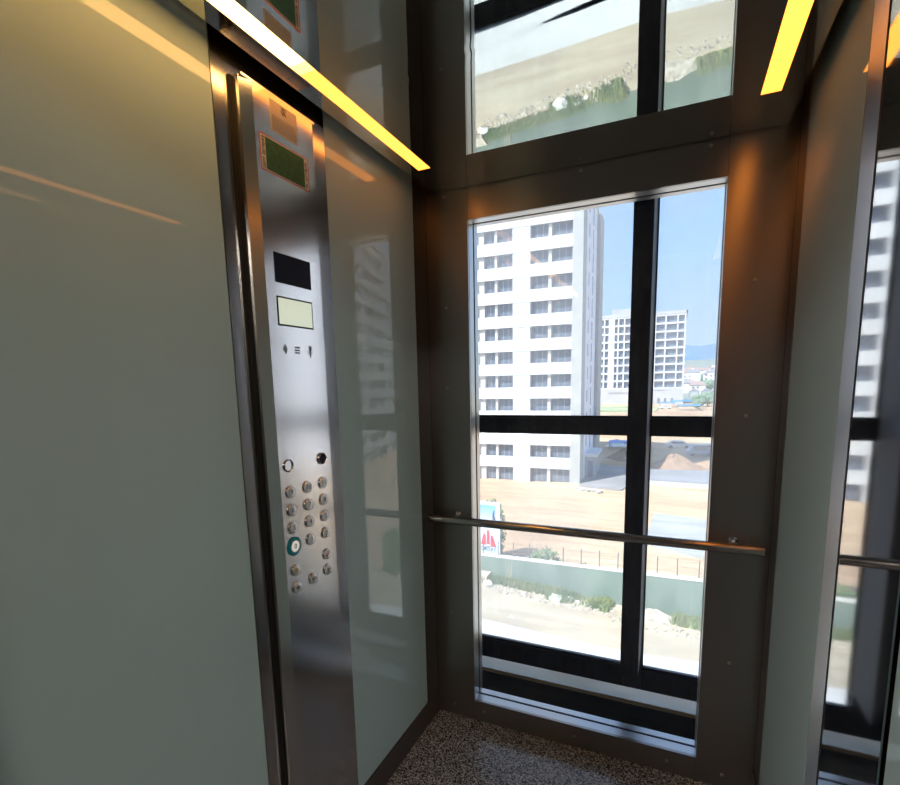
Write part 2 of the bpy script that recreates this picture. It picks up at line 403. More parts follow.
for side, x0, x1 in (('left', SX0, SX1), ('right', W - SX1, W - SX0)):
    s = thing('light_strip', ('long amber light strip in the ceiling above the button panel' if side == 'left'
              else 'amber light strip in the ceiling above the right glass wall'), 'light', ((x0 + x1) / 2, -.9, H), 'amber ceiling light strips')
    obj('housing', BX((x0 - .004, x0, -1.6, SY, H + .007, H + .03), (x1, x1 + .004, -1.6, SY, H + .007, H + .03), (x0 - .004, x1 + .004, -1.6, SY, H + .03, H + .034)), M['alu'], s)
    if side == 'left':
        obj('diffuser', BX((x0 + .0005, x1 - .0005, HOT + .035, SY - .0005, H + .001, H + .006)), M['led'], s)
        obj('diffuser', BX((x0 + .0005, x1 - .0005, HOT, HOT + .0345, H + .001, H + .006)), M['led_mid'], s)
        tag(obj('diffuser', BX((x0 + .0005, x1 - .0005, -1.6, HOT - .0005, H + .001, H + .006)), M['led_hot'], s), 'near length glowing almost white')
    else:
        obj('diffuser', BX((x0 + .0005, x1 - .0005, -1.6, SY - .0005, H + .001, H + .006)), M['led'], s)

# front of the cabin and the landing behind the viewer
wf = struct('wall_front', BX((-.05, .12, -1.66, -1.625, 0, 2.3), (1.10, W + .05, -1.66, -1.625, 0, 2.3), (.12, 1.10, -1.66, -1.625, 2.08, 2.3)),
            M['steel_dark'], 'steel front wall of the cabin round the open doorway', 'wall')
lob = struct('wall_landing', BX((-1.2, -1.1, -4.2, -1.70, 0, 2.6), (2.3, 2.4, -4.2, -1.70, 0, 2.6), (-1.2, 2.4, -4.3, -4.2, 0, 2.6),
                                (-1.1, .10, -1.80, -1.70, 0, 2.6), (1.12, 2.3, -1.80, -1.70, 0, 2.6), (.10, 1.12, -1.80, -1.70, 2.1, 2.6),
                                (-1.2, 2.4, -4.3, -1.66, 2.6, 2.7)),
             M['lobby'], 'plain plaster walls of the landing outside the doorway', 'wall')
struct('floor_landing', BX((-1.2, 2.4, -4.3, -1.67, -.06, 0)), M['dark_tile'], 'dark tiled floor of the landing outside the doorway', 'floor')

for lx, lab in ((1.9, 'square white ceiling lamp added unseen on the landing right of the doorway to brighten the cabin'), (-.7, 'square white ceiling lamp added unseen on the landing left of the doorway to brighten the cabin')):
    cf = thing('fill_lamp', lab, 'lamp', (lx, -3.3, 2.6), 'added landing fill lamps')  # unseen lamps added behind the viewer to brighten the cabin walls
    obj('fill_lamp_frame', bevel(BX((lx - .32, lx - .29, -3.62, -2.98, 2.55, 2.60), (lx + .29, lx + .32, -3.62, -2.98, 2.55, 2.60), (lx - .29, lx + .29, -3.62, -3.59, 2.55, 2.60), (lx - .29, lx + .29, -3.01, -2.98, 2.55, 2.60)), .004), M['alu'], cf)
    obj('fill_lamp_diffuser', BX((lx - .29, lx + .29, -3.59, -3.01, 2.562, 2.575)), M['lamp'] if lx > 1 else M['lamp_bright'], cf)
# ------------------------------------------------------------------ button panel
cp = thing('control_panel', 'tall brushed steel button panel on the left wall', 'control panel', (0, -.82, 0))
obj('back_plate', BX((-.012, .001, CL, CR, 0, 2.29)), M['steel'], cp)
P0, P1 = .03, 2.152
body = prism(bmesh.new(), [(.002, -.9535), (.022, -.9535), (.03, -.921), (.03, -.716), (.023, -.706), (.002, -.704)], P0, P1)
obj('face_plate', bevel(body, .0012, 2, 20), M['steel'], cp)
tag(obj('top_cap', bevel(BX((.0015, .0295, -.951, -.706, P1 - .0005, P1 + .004)), .001), M['alu'], cp), 'bright rim along the top of the panel')
tag(obj('seam_strip', BX((.0012, .006, -.9625, -.9538, P0, P1)), M['gasket'], cp), 'dark slot down the side of the panel')
X = .03
e = .0006
def plate(name, y0, y1, z0, z1, m, parent, x0=X, x1=X + e): return obj(name, BX((x0 - .0005, x1, y0, y1, z0, z1)), m, parent)
scr = plate('reader_window', -.8895, -.7588, 1.7225, 1.793, M['display_black'], cp, X, X + .0012)
ld = plate('display', -.8895, -.7588, 1.6195, 1.6905, M['gasket'], cp, X, X + .001)
lc = plate('display_glass', -.8855, -.7628, 1.6235, 1.6865, M['lcd'], ld, X, X + .0016)
# stickers
st = plate('sticker', -.9095, -.7415, 1.9725, 2.0525, M['sticker_red'], cp)
plate('sticker_paper', -.907, -.7445, 1.975, 2.050, M['paper'], st, X, X + e + .0002)
plate('picture', -.892, -.758, 1.977, 2.048, M['sticker_green'], st, X, X + e + .0004)
bm = bmesh.new()
for k in range(15):
    z = 1.979 + k * .0046
    a = -.905 + random.uniform(0, .003); b = -.8935 - random.uniform(0, .004)
    if random.random() < .85: box(bm, X, X + e + .0004, a, b, z, z + random.uniform(.0016, .0036))
obj('lettering', bm, M['ink'], st)
bm = bmesh.new()
for k in range(15):
    z = 1.979 + k * .0046; a = -.7565 + random.uniform(0, .003); b = -.7465 - random.uniform(0, .004)
    if random.random() < .85: box(bm, X, X + e + .0004, a, b, z, z + random.uniform(.0016, .0036))
obj('lettering', bm, M['ink'], st)
nt_ = plate('notice', -.869, -.7765, 2.0715, 2.1415, M['film'], cp)
bm = bmesh.new()
for r_ in range(5):
    for c_ in range(5):
        if (r_ * 7 + c_ * 5 + r_ * c_) % 3: box(bm, X, X + e + .0002, -.832 + c_ * .0035, -.8292 + c_ * .0035, 2.120 + r_ * .0035, 2.1228 + r_ * .0035)
obj('emblem', bm, M['ink'], nt_)
bm = BX((X, X + e + .0002, -.866, -.7795, 2.1075, 2.1083))
for k in range(8):
    y = -.864; z = 2.1035 - k * .0038
    while y < -.786:
        w = random.uniform(.004, .013); box(bm, X, X + e + .0002, y, min(y + w, -.781), z - .0014, z); y += w + .0022
obj('small_print', bm, M['ink'], nt_)
# three small pictograms under the display
YV = (0, 1, 0); ZV = (0, 0, 1)
def arc(bm, cy, cz, r, a0, a1, w, x=X):
    n = 10; pts = [(r_, a0 + (a1 - a0) * k / n) for r_ in (r, r + w) for k in range(n + 1)]
    lo = [[bm.verts.new((xx, cy + rr * math.cos(a), cz + rr * math.sin(a))) for rr, a in pts] for xx in (x, x + e)]
    m_ = n + 1
    for q in (0, 1):
        for k in range(n): bm.faces.new((lo[q][k], lo[q][k + 1], lo[q][m_ + k + 1], lo[q][m_ + k]))
    for off in (0, m_):
        for k in range(n): bm.faces.new((lo[0][off + k], lo[0][off + k + 1], lo[1][off + k + 1], lo[1][off + k]))
    return bm
bm = bmesh.new()
for r_ in (.0045, .0085, .0125):
    arc(bm, -.879, 1.5625, r_, rad(-58), rad(58), .0022)
lathe(bm, (X, -.877, 1.5625), 'x', [(.0019, 0), (.0019, e)], 12)
obj('speaker_symbol', bm, M['ink'], cp)
obj('grille_symbol', BX(*[(X, X + e, -.8365, -.8175, 1.5535 + k * .0066, 1.5572 + k * .0066) for k in range(3)]), M['ink'], cp)
bm = bmesh.new()
lathe(bm, (X, -.777, 1.567), 'x', [(.0056, 0), (.0056, e)], 16)
box(bm, X, X + e, -.779, -.775, 1.545, 1.563)
arc(bm, -.777, 1.5645, .0092, rad(190), rad(350), .0018)
arc(bm, -.777, 1.5645, .0098, rad(40), rad(140), .0018)
obj('microphone_symbol', bm, M['ink'], cp)
# round ring on the left and black key lock on the right
bm = lathe(bmesh.new(), (X, -.8895, 1.2690), 'x', [(.0165, 0), (.0165, .0035), (.0148, .0048), (.0135, .0035), (.0132, .001), (.0005, .001)], 32)
obj('indicator_ring', bm, M['chrome'], cp, True)
k = obj('key_lock', lathe(bmesh.new(), (X, -.757, 1.2690), 'x', [(.0165, 0), (.0165, .005), (.0150, .0065), (.0138, .005), (.0135, .002), (.0005, .002)], 32), M['chrome'], cp, True)
obj('lock_core', lathe(bmesh.new(), (X, -.757, 1.2690), 'x', [(.0137, .001), (.0137, .0046), (.0125, .005), (.0005, .005)], 28), M['display_black'], k, True)
COLS = (-.8878, -.8228, -.7585)
def button(y, z, sym, lab, col=None, lit=False):
    c = (X, y, z)
    if lit:
        h = obj('light_ring', lathe(bmesh.new(), c, 'x', [(.0250, 0), (.0250, .003), (.0232, .0042), (.0170, .0042), (.0168, 0)], 36), M['teal'], cp, True)
        tag(h, 'lit teal ring round the ground floor button')
    rg = obj('button', lathe(bmesh.new(), c, 'x', [(.0168, 0), (.0168, .0035), (.0158, .0050), (.0146, .0050), (.0142, .004), (.0005, .004)], 32), M['chrome'], cp, True)
    if lab: rg['label'] = lab
    cap = obj('button_cap', lathe(bmesh.new(), c, 'x', [(.0140, .003), (.0140, .0046), (.0130, .0054), (.0005, .0054)], 28), M['lcd_cap'] if lit else M['cap'], rg, True)
    if isinstance(sym, str):
        text('numeral', sym, .0185, M['ink'], rg, (X + .0056, y, z), YV, ZV, .0005)
    else:
        bm = bmesh.new(); sym(bm, y, z); obj('symbol', bm, col or M['ink'], rg)
M['cap'] = mat('satin_button_cap', (.86, .84, .83), .34, .6)
M['lcd_cap'] = mat('lit_white_cap', (.75, .73, .68), .4, emit=(.9, .85, .75), es=.25)
def tri(bm, y, z, s, dr):
    x0, x1 = X + .0052, X + .0060
    p = [(y - dr * s * .5, z - s * .8), (y - dr * s * .5, z + s * .8), (y + dr * s * .55, z)]
    a = [bm.verts.new((x0, *q)) for q in p]; b = [bm.verts.new((x1, *q)) for q in p]
    bm.faces.new(a); bm.faces.new(b)
    for i in range(3): bm.faces.new((a[i], a[(i + 1) % 3], b[(i + 1) % 3], b[i]))
def sym_open(bm, y, z): tri(bm, y - .005, z, .006, -1); tri(bm, y + .005, z, .006, 1); box(bm, X + .0052, X + .0060, y - .0006, y + .0006, z - .007, z + .007)
def sym_close(bm, y, z): tri(bm, y - .005, z, .006, 1); tri(bm, y + .005, z, .006, -1); box(bm, X + .0052, X + .0060, y - .0006, y + .0006, z - .007, z + .007)
def sym_bell(bm, y, z):
    x0, x1 = X + .0052, X + .0060
    p = [(-.0065, -.004), (.0065, -.004), (.0045, -.001), (.004, .004), (.0015, .0068), (-.0015, .0068), (-.004, .004), (-.0045, -.001)]
    a = [bm.verts.new((x0, y + u, z + v)) for u, v in p]; b = [bm.verts.new((x1, y + u, z + v)) for u, v in p]
    bm.faces.new(a); bm.faces.new(b)
    for i in range(8): bm.faces.new((a[i], a[(i + 1) % 8], b[(i + 1) % 8], b[i]))
    lathe(bm, (X + .0052, y, z - .006), 'x', [(.0018, 0), (.0018, .0008)], 10)
def sym_phone(bm, y, z):
    x0, x1 = X + .0052, X + .0062
    for (cy, cz, a) in ((0, 0, 45),):
        p = [(-.009, -.0018), (.009, -.0018), (.009, .004), (.005, .004), (.005, .0012), (-.005, .0012), (-.005, .004), (-.009, .004)]
        ca, sa = math.cos(rad(a)), math.sin(rad(a))
        q = [(y + u * ca - v * sa, z + u * sa + v * ca) for u, v in p]
        va = [bm.verts.new((x0, *w)) for w in q]; vb = [bm.verts.new((x1, *w)) for w in q]
        bm.faces.new(va); bm.faces.new(vb)
        for i in range(8): bm.faces.new((va[i], va[(i + 1) % 8], vb[(i + 1) % 8], vb[i]))
def sym_fan(bm, y, z):
    for k in range(3):
        a = k * 2 * PI / 3 + .5
        lathe(bm, (X + .0052, y + .0042 * math.cos(a), z + .0042 * math.sin(a)), 'x', [(.0030, 0), (.0030, .0008)], 10)
for r_, (z, names) in enumerate(((1.2, ('9', '10', '11')), (1.152, ('6', '7', '8')), (1.1047, ('3', '4', '5')))):
    for y, s in zip(COLS, names): button(y, z, s, None)
button(COLS[0], 1.055, '0', 'white ground floor button inside a teal ring', lit=True)
button(COLS[1], 1.055, '1', None); button(COLS[2], 1.055, '2', None)
button(COLS[2], .991, sym_phone, 'call button with a red telephone', M['red'])
button(COLS[0], .989, sym_bell, 'alarm button with a yellow bell', M['yellow'])
button(COLS[2], .9455, sym_fan, 'round button with a small fan sign')
button(COLS[0], .942, sym_open, 'door open button'); button(COLS[1], .9425, sym_close, 'door close button')

# ================================================================== SHAFT AND FACADE
fx0, fx1 = -.34, 1.80
struct('wall_shaft', BX((fx0 - .3, fx0, -1.66, YF + .1, -4, 6), (fx1, fx1 + .3, -1.66, YF + .1, -4, 6), (fx0 - .3, fx1 + .3, -1.9, YF + .1, 6, 6.3),
                        (fx0 - .3, fx1 + .3, -1.9, -1.67, 2.72, 6), (fx0 - .3, fx1 + .3, -1.9, -1.67, -4, -.07)), M['concrete_dark'], 'dark concrete lift shaft outside the cabin', 'wall')
struct('trim_3', bevel(BX((fx0, fx1, YF + .02, .72, -.118, -.100)), .004), M['ledge'], 'raw concrete ledge below the outer window frame', 'ledge')
struct('wall_spandrel', BX((fx0, fx1, YF + .02, .70, -4, -.119)), M['beam'], 'dark spandrel wall under the concrete ledge', 'wall')
wf2 = thing('window_2', 'outer building window with a dark anthracite frame', 'window', (.6, YF, 0), None, 'structure')
MX0, MX1 = .7298, .8236
ZB0, ZB1, ZT0, ZT1 = -.0175, .083, 1.2161, 1.2938
FT = 3.15
ml_ = obj('mullion', BX((.750, MX1 - .001, .307, YF - .0005, .177, FT)), M['mullion_side'], wf2)
obj('mullion_back', BX((.749, MX1, YF, YF + .055, .301, FT)), M['facade_frame'], ml_)
obj('cover_strip', bevel(BX((.749, MX1, .30, .3065, .175, FT)), .002), M['facade_frame'], ml_)
obj('mullion_foot', bevel(BX((.7485, MX1 + .0005, YF, YF + .055, ZB0, .30)), .002), M['facade_frame'], ml_)
obj('pane', BX((fx0, fx1, YF + .026, YF + .030, -.098, ZB0)), M['pane_facade'], wf2)
for a, b in ((fx0, .748), (MX1 + .001, fx1)):
    obj('transom', bevel(BX((a, b, YF + .002, YF + .055, ZT0, ZT1)), .003), M['facade_frame'], wf2)
    obj('sill_rail', bevel(BX((a, b, YF + .0, YF + .055, ZB0, ZB1)), .003), M['facade_frame'], wf2)
    obj('head_rail', bevel(BX((a, b, YF, YF + .055, FT, FT + .09)), .003), M['facade_frame'], wf2)
    for z0, z1 in ((ZB1, ZT0), (ZT1, FT)):
        obj('pane', BX((a, b, YF + .026, YF + .030, z0 - (.005 if z0 > 0 else 0), z1 + .005)), M['pane_facade'], wf2)
    for z0, z1 in ((ZB1, ZT0), (ZT1, FT)):
        # thin glazing beads along each light
        obj('glazing_bead', BX((a, a + .008, YF + .012, YF + .024, z0, z1), (b - .008, b, YF + .012, YF + .024, z0, z1),
                               (a, b, YF + .012, YF + .024, z0, z0 + .012)), M['facade_frame'], wf2)
struct('wall_facade', BX((fx0 - .3, fx1 + .3, YF + .0, YF + .09, FT + .09, 6)), M['concrete_dark'], 'upper facade wall above the outer window', 'wall')

# ================================================================== OUTSIDE
def hz(x, y):
    """terrain height"""
    z = ZG
    r_ = math.hypot(x, y)
    if y > 110: z += 1.3 * min(1, (y - 110) / 90)
    if r_ > 330: z += (r_ - 330) * .04
    if r_ > 900: z += (r_ - 900) * .02
    return z
def terrain(name, ysx, m, label):
    bm = bmesh.new(); rows = []
    for y in ysx:
        s = 40 + y * 1.3; n = 44; row = []
        for i in range(n + 1):
            x = -s + 2 * s * i / n
            z = hz(x, y)
            if 30 < y < 120: z += .14 * math.sin(x * .9 + y * .5) * math.sin(y * .37 + x * .2)
            row.append(bm.verts.new((x, y, z)))
        rows.append(row)
    for a, b in zip(rows, rows[1:]):
        for i in range(len(a) - 1): bm.faces.new((a[i], a[i + 1], b[i + 1], b[i]))
    r = bmesh.ops.extrude_face_region(bm, geom=bm.faces[:])
    bmesh.ops.translate(bm, verts=[q for q in r['geom'] if isinstance(q, bmesh.types.BMVert)], vec=(0, 0, -2))
    struct(name, bm, m, label, 'ground', True)
terrain('ground_street', [1.2, 8, 16, 20] + [21 + k * .6 for k in range(13)], M['street_sand'], 'pale sandy verge between the road and the green wall')
terrain('ground', [28.2 + k * .6 for k in range(13)] + [36 + 3 * k for k in range(30)] + [130 + 20 * k for k in range(9)], M['sand'], 'bare sandy building ground below the window')
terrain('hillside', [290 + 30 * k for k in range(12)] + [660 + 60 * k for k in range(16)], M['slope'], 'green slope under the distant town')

def slab(name, pts, m, label, cat, h=.05, base=ZG):
    return struct(name, prism(bmesh.new(), pts, base - .3, base + h), m, label, cat)
slab('road', [(-40, 12), (40, 12), (40, 21.3), (2.4, 22.2), (-.5, 21.9), (-3, 22.0), (-8.6, 22.5), (-40, 24.5)], M['road'], 'pale dusty road along the foot of our building', 'road', .04)
slab('hardstanding', [(-3.2, 72.5), (-2.4, 64.0), (5.2, 63.3), (30, 61), (34, 72), (5.8, 74)], M['asphalt'], 'grey paved strip crossing the site behind the soil mound', 'pavement', .45)
slab('road_kerb', [(-2.6, 63.6), (30, 60.6), (30, 61.0), (-2.6, 64.0)], M['coping'], 'pale kerb along the front of the grey paved strip', 'kerb', .5)
slab('pavement_apron', [(-9.7, 59.4), (-4.6, 58.9), (-3.2, 66), (-3.4, 75), (-9.6, 77)], M['slate_pad'], 'dark dusty apron beside the white tower', 'pavement', .16)
slab('pavement_fill', [(-1.0, 39), (3.6, 36.9), (9, 36.5), (9, 46.5), (4.3, 48), (-.6, 49)], M['wet'], 'pale grey fill spread on the sandy site', 'pavement', .16)

# --- apartment towers
def tower(origin, ang, labels, floors, detail=True):
    mt = Matrix.Translation(origin) @ Matrix.Rotation(ang, 4, 'Z')
    root = thing('apartment_tower', labels, 'building', origin)
    def part(name, bm, m, parent=root):
        bmesh.ops.transform(bm, matrix=mt, verts=bm.verts[:]); return obj(name, bm, m, parent)
    Ht = 3 * floors + .6
    mods = (0., -13.2)
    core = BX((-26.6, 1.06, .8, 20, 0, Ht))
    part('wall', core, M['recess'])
    part('side_wall', BX((1.0, 1.12, 3.2, 14.2, 0, Ht + .5)), M['side_wall'])
    for x0, x1, y0, y1 in ((-.08, 1.16, .02, 3.2), (-13.35, -12.12, .12, 1.6), (-26.7, -25.4, .02, 1.6)):
        part('concrete_pier', BX((x0, x1, y0, y1, 0, Ht + .3)), M['concrete'])
    part('concrete_pier', BX((.9, 1.5, 15.5, 20.2, 0, Ht + .4)), M['concrete'])
    part('roof', BX((-26.9, 1.3, -.1, 20.3, Ht, Ht + .35)), M['parapet'])
    # slits of the side wall
    for k in range(floors):
        z = .9 + 3 * k
        s = BX((1.10, 1.16, 5.6, 6.1, z + .3, z + 1.9))
        part('slit_window', s, M['win_far'])
        part('slit_window', BX((1.10, 1.16, 9.6, 10.3, z - .3, z + 2.2)), M['win_far'])
    for mx in mods:
        part('column', BX((mx - 7.47, mx - 5.22, .06, 1.5, 0, Ht)), M['white_wall'])
        for k in range(floors):
            z1 = 3.33 + 3 * k; z0 = z1 - 1.45
            o = part('balcony', BX((mx - 12.16, mx - .06, 0, .14, z0, z1)), M['parapet'])
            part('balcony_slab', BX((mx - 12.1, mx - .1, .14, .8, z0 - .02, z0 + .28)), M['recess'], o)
        for k in range(floors):
            zb = 3 * k + .33; zt = zb + 1.62 + (.0 if k else 0)
            zb2 = zb - .25 if k else 0.1
            for a, b in ((-11.25, -9.92), (-9.55, -7.5), (-5.2, -3.05), (-2.6, -.15)):
                o = part('window', BX((mx + a, mx + b, .74, .82, zb2, zt + .2)), M['win'])
                w_ = b - a
                bars = [(mx + a, mx + a + .08, 0.70, 0.80, zb2, zt + .2), (mx + b - .08, mx + b, 0.70, 0.80, zb2, zt + .2)]
                nb = 2 if w_ > 1.5 else 1
                for q in range(1, nb + 1): bars.append((mx + a + w_ * q / (nb + 1) - .04, mx + a + w_ * q / (nb + 1) + .04, 0.70, 0.80, zb2, zt + .2))
                if detail: part('sash', BX(*bars), M['sash'], o)
        for a, b in ((-12.12, -11.3), (-9.90, -9.56), (-3.03, -2.63)):
            part('partition', BX((mx + a, mx + b, .35, .82, 0, Ht)), M['pier'])
    return root, part
t1, p1 = tower((-10.97, 61.04, ZG), rad(2), 'white apartment tower with long balconies seen through the window left half', 12)
p1('door', BX((-10.95, -10.25, 1.2, 1.34, 0, 2.0)), M['door_orange'])['label'] = 'orange board in a ground floor opening'
p1('annex', BX((1.12, 2.5, 5, 11, 0, 2.9)), M['concrete'])
p1('annex_roof', BX((1.12, 2.75, 4.6, 11.4, 2.9, 3.3)), M['white_wall'])
p1('annex_opening', BX((1.5, 2.2, 4.95, 5.1, 0, 2.3)), M['win_far'])
t2, p2 = tower((43.9, 62.2, ZG), rad(-106.3), 'white balconied tower mirrored in the left glass panel', 12, False)

# --- half finished block further off
def block():
    root = thing('unfinished_block', 'distant grey and white frame block with nine open storeys', 'building', (-17, 258, -10.6))
    y = 258.; X0, X1 = -44.5, 3.5; z0, z1 = -2.9, 31.0; fh = (z1 - z0) / 9
    obj('wall', BX((X0, X1, y + 1.5, y + 22, -11, z1)), M['recess'], root)
    obj('podium', BX((X0 - .5, X1 + .3, y - .6, y + 22.3, -11.2, z0)), M['podium'], root)
    for k in range(10):
        obj('floor_slab', BX((X0 - .2, X1 + .2, y - .3, y + 1.6, z0 + fh * k - .35, z0 + fh * k + .45)), M['far_frame'], root)
    cols = [-44, -38.2, -35.5, -32.6, -29.2, -26.1, -23.3, -19.6, -15.8, -11.6, -9.4, -5.0, .1, 3.2]
    for c in cols:
        w = 1.4 if c == -29.2 else .3
        obj('column', BX((c - w, c + w, y - .2, y + 1.6, z0, z1)), M['far_frame'], root)
    obj('roof_parapet', BX((X0 - .4, X1 + .6, y - .5, y + .2, z1 + .3, z1 + 1.7)), M['podium'], root)
    obj('roof_parapet', BX((X1, X1 + .6, y - .5, y + 22, z1 + .3, z1 + 1.7)), M['podium'], root)
    obj('lift_tower', BX((-30, -19, y + 6, y + 14, z1, z1 + 5.0)), M['podium'], root)
    for k in range(9):
        zb = z0 + fh * k + .45
        for a, b in zip(cols, cols[1:]):
            if b in (-15.8, -11.6): continue
            obj('window', BX((a + .5, b - .45, y + 1.35, y + 1.55, zb + .35, zb + 2.75)), M['win_far'], root)
    for x in (-10.6, -7.4, -4.6, -1.6):
        obj('doorway', BX((x, x + 1.1, y - .65, y - .5, -9.9, -7.4)), M['win'], root)
    obj('stained_band', BX((-30, -20, y - .66, y - .55, -5.4, -4.4), (-9, -4, y - .66, y - .55, -4.0, -3.6)), M['asphalt'], root)
block()

# --- perimeter wall, its fence posts, billboard, planting
A, B = Vector((-6.52, 27.931)), Vector((2.756, 26.639)); ud = (B - A).normalized(); nd = Vector((ud.y, -ud.x))
def wp(s, off=0): q = A + ud * s + nd * off; return q.x, q.y
def wtop(s): return -9.80 + .062 * max(-6, min(12, s))
bm = bmesh.new(); cp_ = bmesh.new()
S = [-30, -6] + [-6 + k for k in range(1, 19)] + [40]
def strip(bm, s0, s1, o0, o1, zf0, zf1):
    pts = []
    for s, zf in ((s0, zf0), (s1, zf1)):
        for o_, z in ((o0, zf[0]), (o1, zf[0]), (o1, zf[1]), (o0, zf[1])):
            x, y = wp(s, o_); pts.append(bm.verts.new((x, y, z)))
    a, b = pts[:4], pts[4:]
    bm.faces.new(a[::-1]); bm.faces.new(b)
    for i in range(4): bm.faces.new((a[i], a[(i + 1) % 4], b[(i + 1) % 4], b[i]))
strip(bm, -30, -6, -.12, .12, (ZG - .5, wtop(-6)), (ZG - .5, wtop(-6))); strip(bm, -6, 12, -.12, .12, (ZG - .5, wtop(-6)), (ZG - .5, wtop(12))); strip(bm, 12, 18, -.12, .12, (ZG - .5, wtop(12)), (ZG - .5, wtop(12)))
gw = thing('perimeter_wall', 'green painted perimeter wall with a pale coping along the street', 'wall', (*wp(0), ZG))
obj('wall_body', bm, M['green_wall'], gw)
strip(cp_, -30, -6, -.17, .17, (wtop(-6), wtop(-6) + .12), (wtop(-6), wtop(-6) + .12)); strip(cp_, -6, 12, -.17, .17, (wtop(-6), wtop(-6) + .12), (wtop(12), wtop(12) + .12)); strip(cp_, 12, 18, -.17, .17, (wtop(12), wtop(12) + .12), (wtop(12), wtop(12) + .12))
obj('coping', cp_, M['coping'], gw)
for px in [-8.35 - 1.1 * k for k in range(8, 0, -1)] + [-8.35, -7.23, -6.1, -5.03, -3.92, -2.84, -1.78, -.72, .33, 1.34, 2.40] + [3.45 + 1.05 * k for k in range(8)]:
    s = (px - A.x) / ud.x; x, y = wp(s)
    b = lathe(bmesh.new(), (x, y, wtop(s) + .1), 'z', [(.032, 0), (.032, 1.0), (.02, 1.02)], 8)
    obj('fence_post', b, M['post'], gw)
bm = bmesh.new()
for h in (.35, .65, .95): strip(bm, -6, 12, -.006, .006, (wtop(-6) + h, wtop(-6) + h + .012), (wtop(12) + h, wtop(12) + h + .012))
obj('fence_wire', bm, M['post'], gw)

bb = thing('billboard', 'upright blue and white billboard with a red three peak mark behind the green wall', 'sign', (-10.2, 28.75, ZG))
def bpt(x): return 28.80 - .139 * (x + 10.2)
def bplate(name, x0, x1, z0, z1, m, parent, off, th=.02):
    bm = bmesh.new(); pts = []
    ps = [(x0, bpt(x0) - off), (x1, bpt(x1) - off), (x1, bpt(x1) - off + th), (x0, bpt(x0) - off + th)]
    return obj(name, prism(bm, ps, z0, z1), m, parent)
BT = -6.42
bplate('frame', -12.3, -9.45, -10.4, BT, M['board_frame'], bb, .0, .16)
bplate('face', -12.2, -9.55, -10.3, BT - .1, M['sign_pale'], bb, .012)
bplate('sky_picture', -12.15, -9.72, -8.05, BT - .22, M['sign_sky'], bb, .024)
bm = bmesh.new()
for (x0, x1, z1) in ((-9.98, -9.9, -7.15), (-9.93, -9.82, -6.95), (-9.85, -9.75, -7.4), (-10.06, -9.96, -7.75)):
    prism(bm, [(x0, bpt(x0) - .04), (x1, bpt(x1) - .04), (x1, bpt(x1) - .02), (x0, bpt(x0) - .02)], -8.05, z1)
obj('skyline_picture', bm, M['sign_navy'], bb)
bm = bmesh.new()
def quad(bm, pts, off=.035, th=.012):
    a = [bm.verts.new((x, bpt(x) - off, z)) for x, z in pts]; b = [bm.verts.new((x, bpt(x) - off + th, z)) for x, z in pts]
    n = len(pts); bm.faces.new(a); bm.faces.new(b[::-1])
    for i in range(n): bm.faces.new((a[i], a[(i + 1) % n], b[(i + 1) % n], b[i]))
cx = -10.30
quad(bm, [(cx - .13, -9.35), (cx + .11, -9.35), (cx + .09, -8.42), (cx - .01, -8.33), (cx - .11, -8.42)])
quad(bm, [(cx - .56, -9.42), (cx - .19, -9.42), (cx - .19, -8.72), (cx - .30, -8.60), (cx - .40, -8.72)])
quad(bm, [(cx + .17, -9.48), (cx + .60, -9.48), (cx + .38, -8.80), (cx + .28, -8.66), (cx + .17, -8.74)])
obj('emblem', bm, M['sign_red'], bb)
r_ = Vector((1, -.139, 0)).normalized()
text('lettering', 'OKTAY', .42, M['sign_navy'], bb, (cx + .02, bpt(cx) - .03, -9.68), tuple(r_), (0, 0, 1), .01, sx=.82)
for x in (-11.6, -9.9):
    obj('post', BX((x - .06, x + .06, bpt(x) + .17, bpt(x) + .29, ZG - .3, -6.8)), M['post'], bb)

def leaf_cloud(bm, c, rx, ry, rz, n, s):
    for _ in range(n):
        th = random.uniform(0, 2 * PI); ph = math.acos(random.uniform(-1, 1)); rr = random.uniform(.45, 1) ** .6
        p = Vector((c[0] + rx * rr * math.sin(ph) * math.cos(th), c[1] + ry * rr * math.sin(ph) * math.sin(th), c[2] + rz * rr * math.cos(ph)))
        a = Vector((random.gauss(0, 1), random.gauss(0, 1), random.gauss(0, 1))).normalized(); b = a.orthogonal().normalized()
        k = s * random.uniform(.6, 1.3)
        v = [bm.verts.new(p + a * k * u + b * k * w * .45) for u, w in ((-1, 0), (0, -1), (1, 0), (0, 1))]
        bm.faces.new(v)
def shrub(x, y, z, rx, rz, label, n=500, s=.14, name='shrub', grp=None):
    root = thing(name, label, 'shrub' if name == 'shrub' else 'tree', (x, y, z), grp)
    bm = bmesh.new(); leaf_cloud(bm, (x, y, z + rz * 1.05), rx, rx, rz, n, s)
    obj('foliage', bm, M['leaf'], root)
    bm = bmesh.new()
    for k in range(5):
        a = k * 1.3; lathe(bm, (x + .06 * math.cos(a), y + .06 * math.sin(a), z - .1), 'z', [(.035, 0), (.02, rz * 1.1)], 6)
    obj('stem', bm, M['bark'], root)
    return root
shrub(-10.95, 31.2, ZG, 1.1, 2.35, 'leafy green shrub rising above the top of the billboard', 900, .16)
shrub(-6.55, 29.4, ZG, 1.15, 1.0, 'low green bush behind the fence posts right of the billboard', 600, .15)
shrub(-4.2, 29.4, ZG, .75, .7, 'smaller low bush behind the fence posts beside the bigger bush', 350, .14)
shrub(16.4, 26.4, ZG, .8, 1.7, 'pointed dark shrub mirrored low in the left glass panel', 900, .15, 'evergreen')

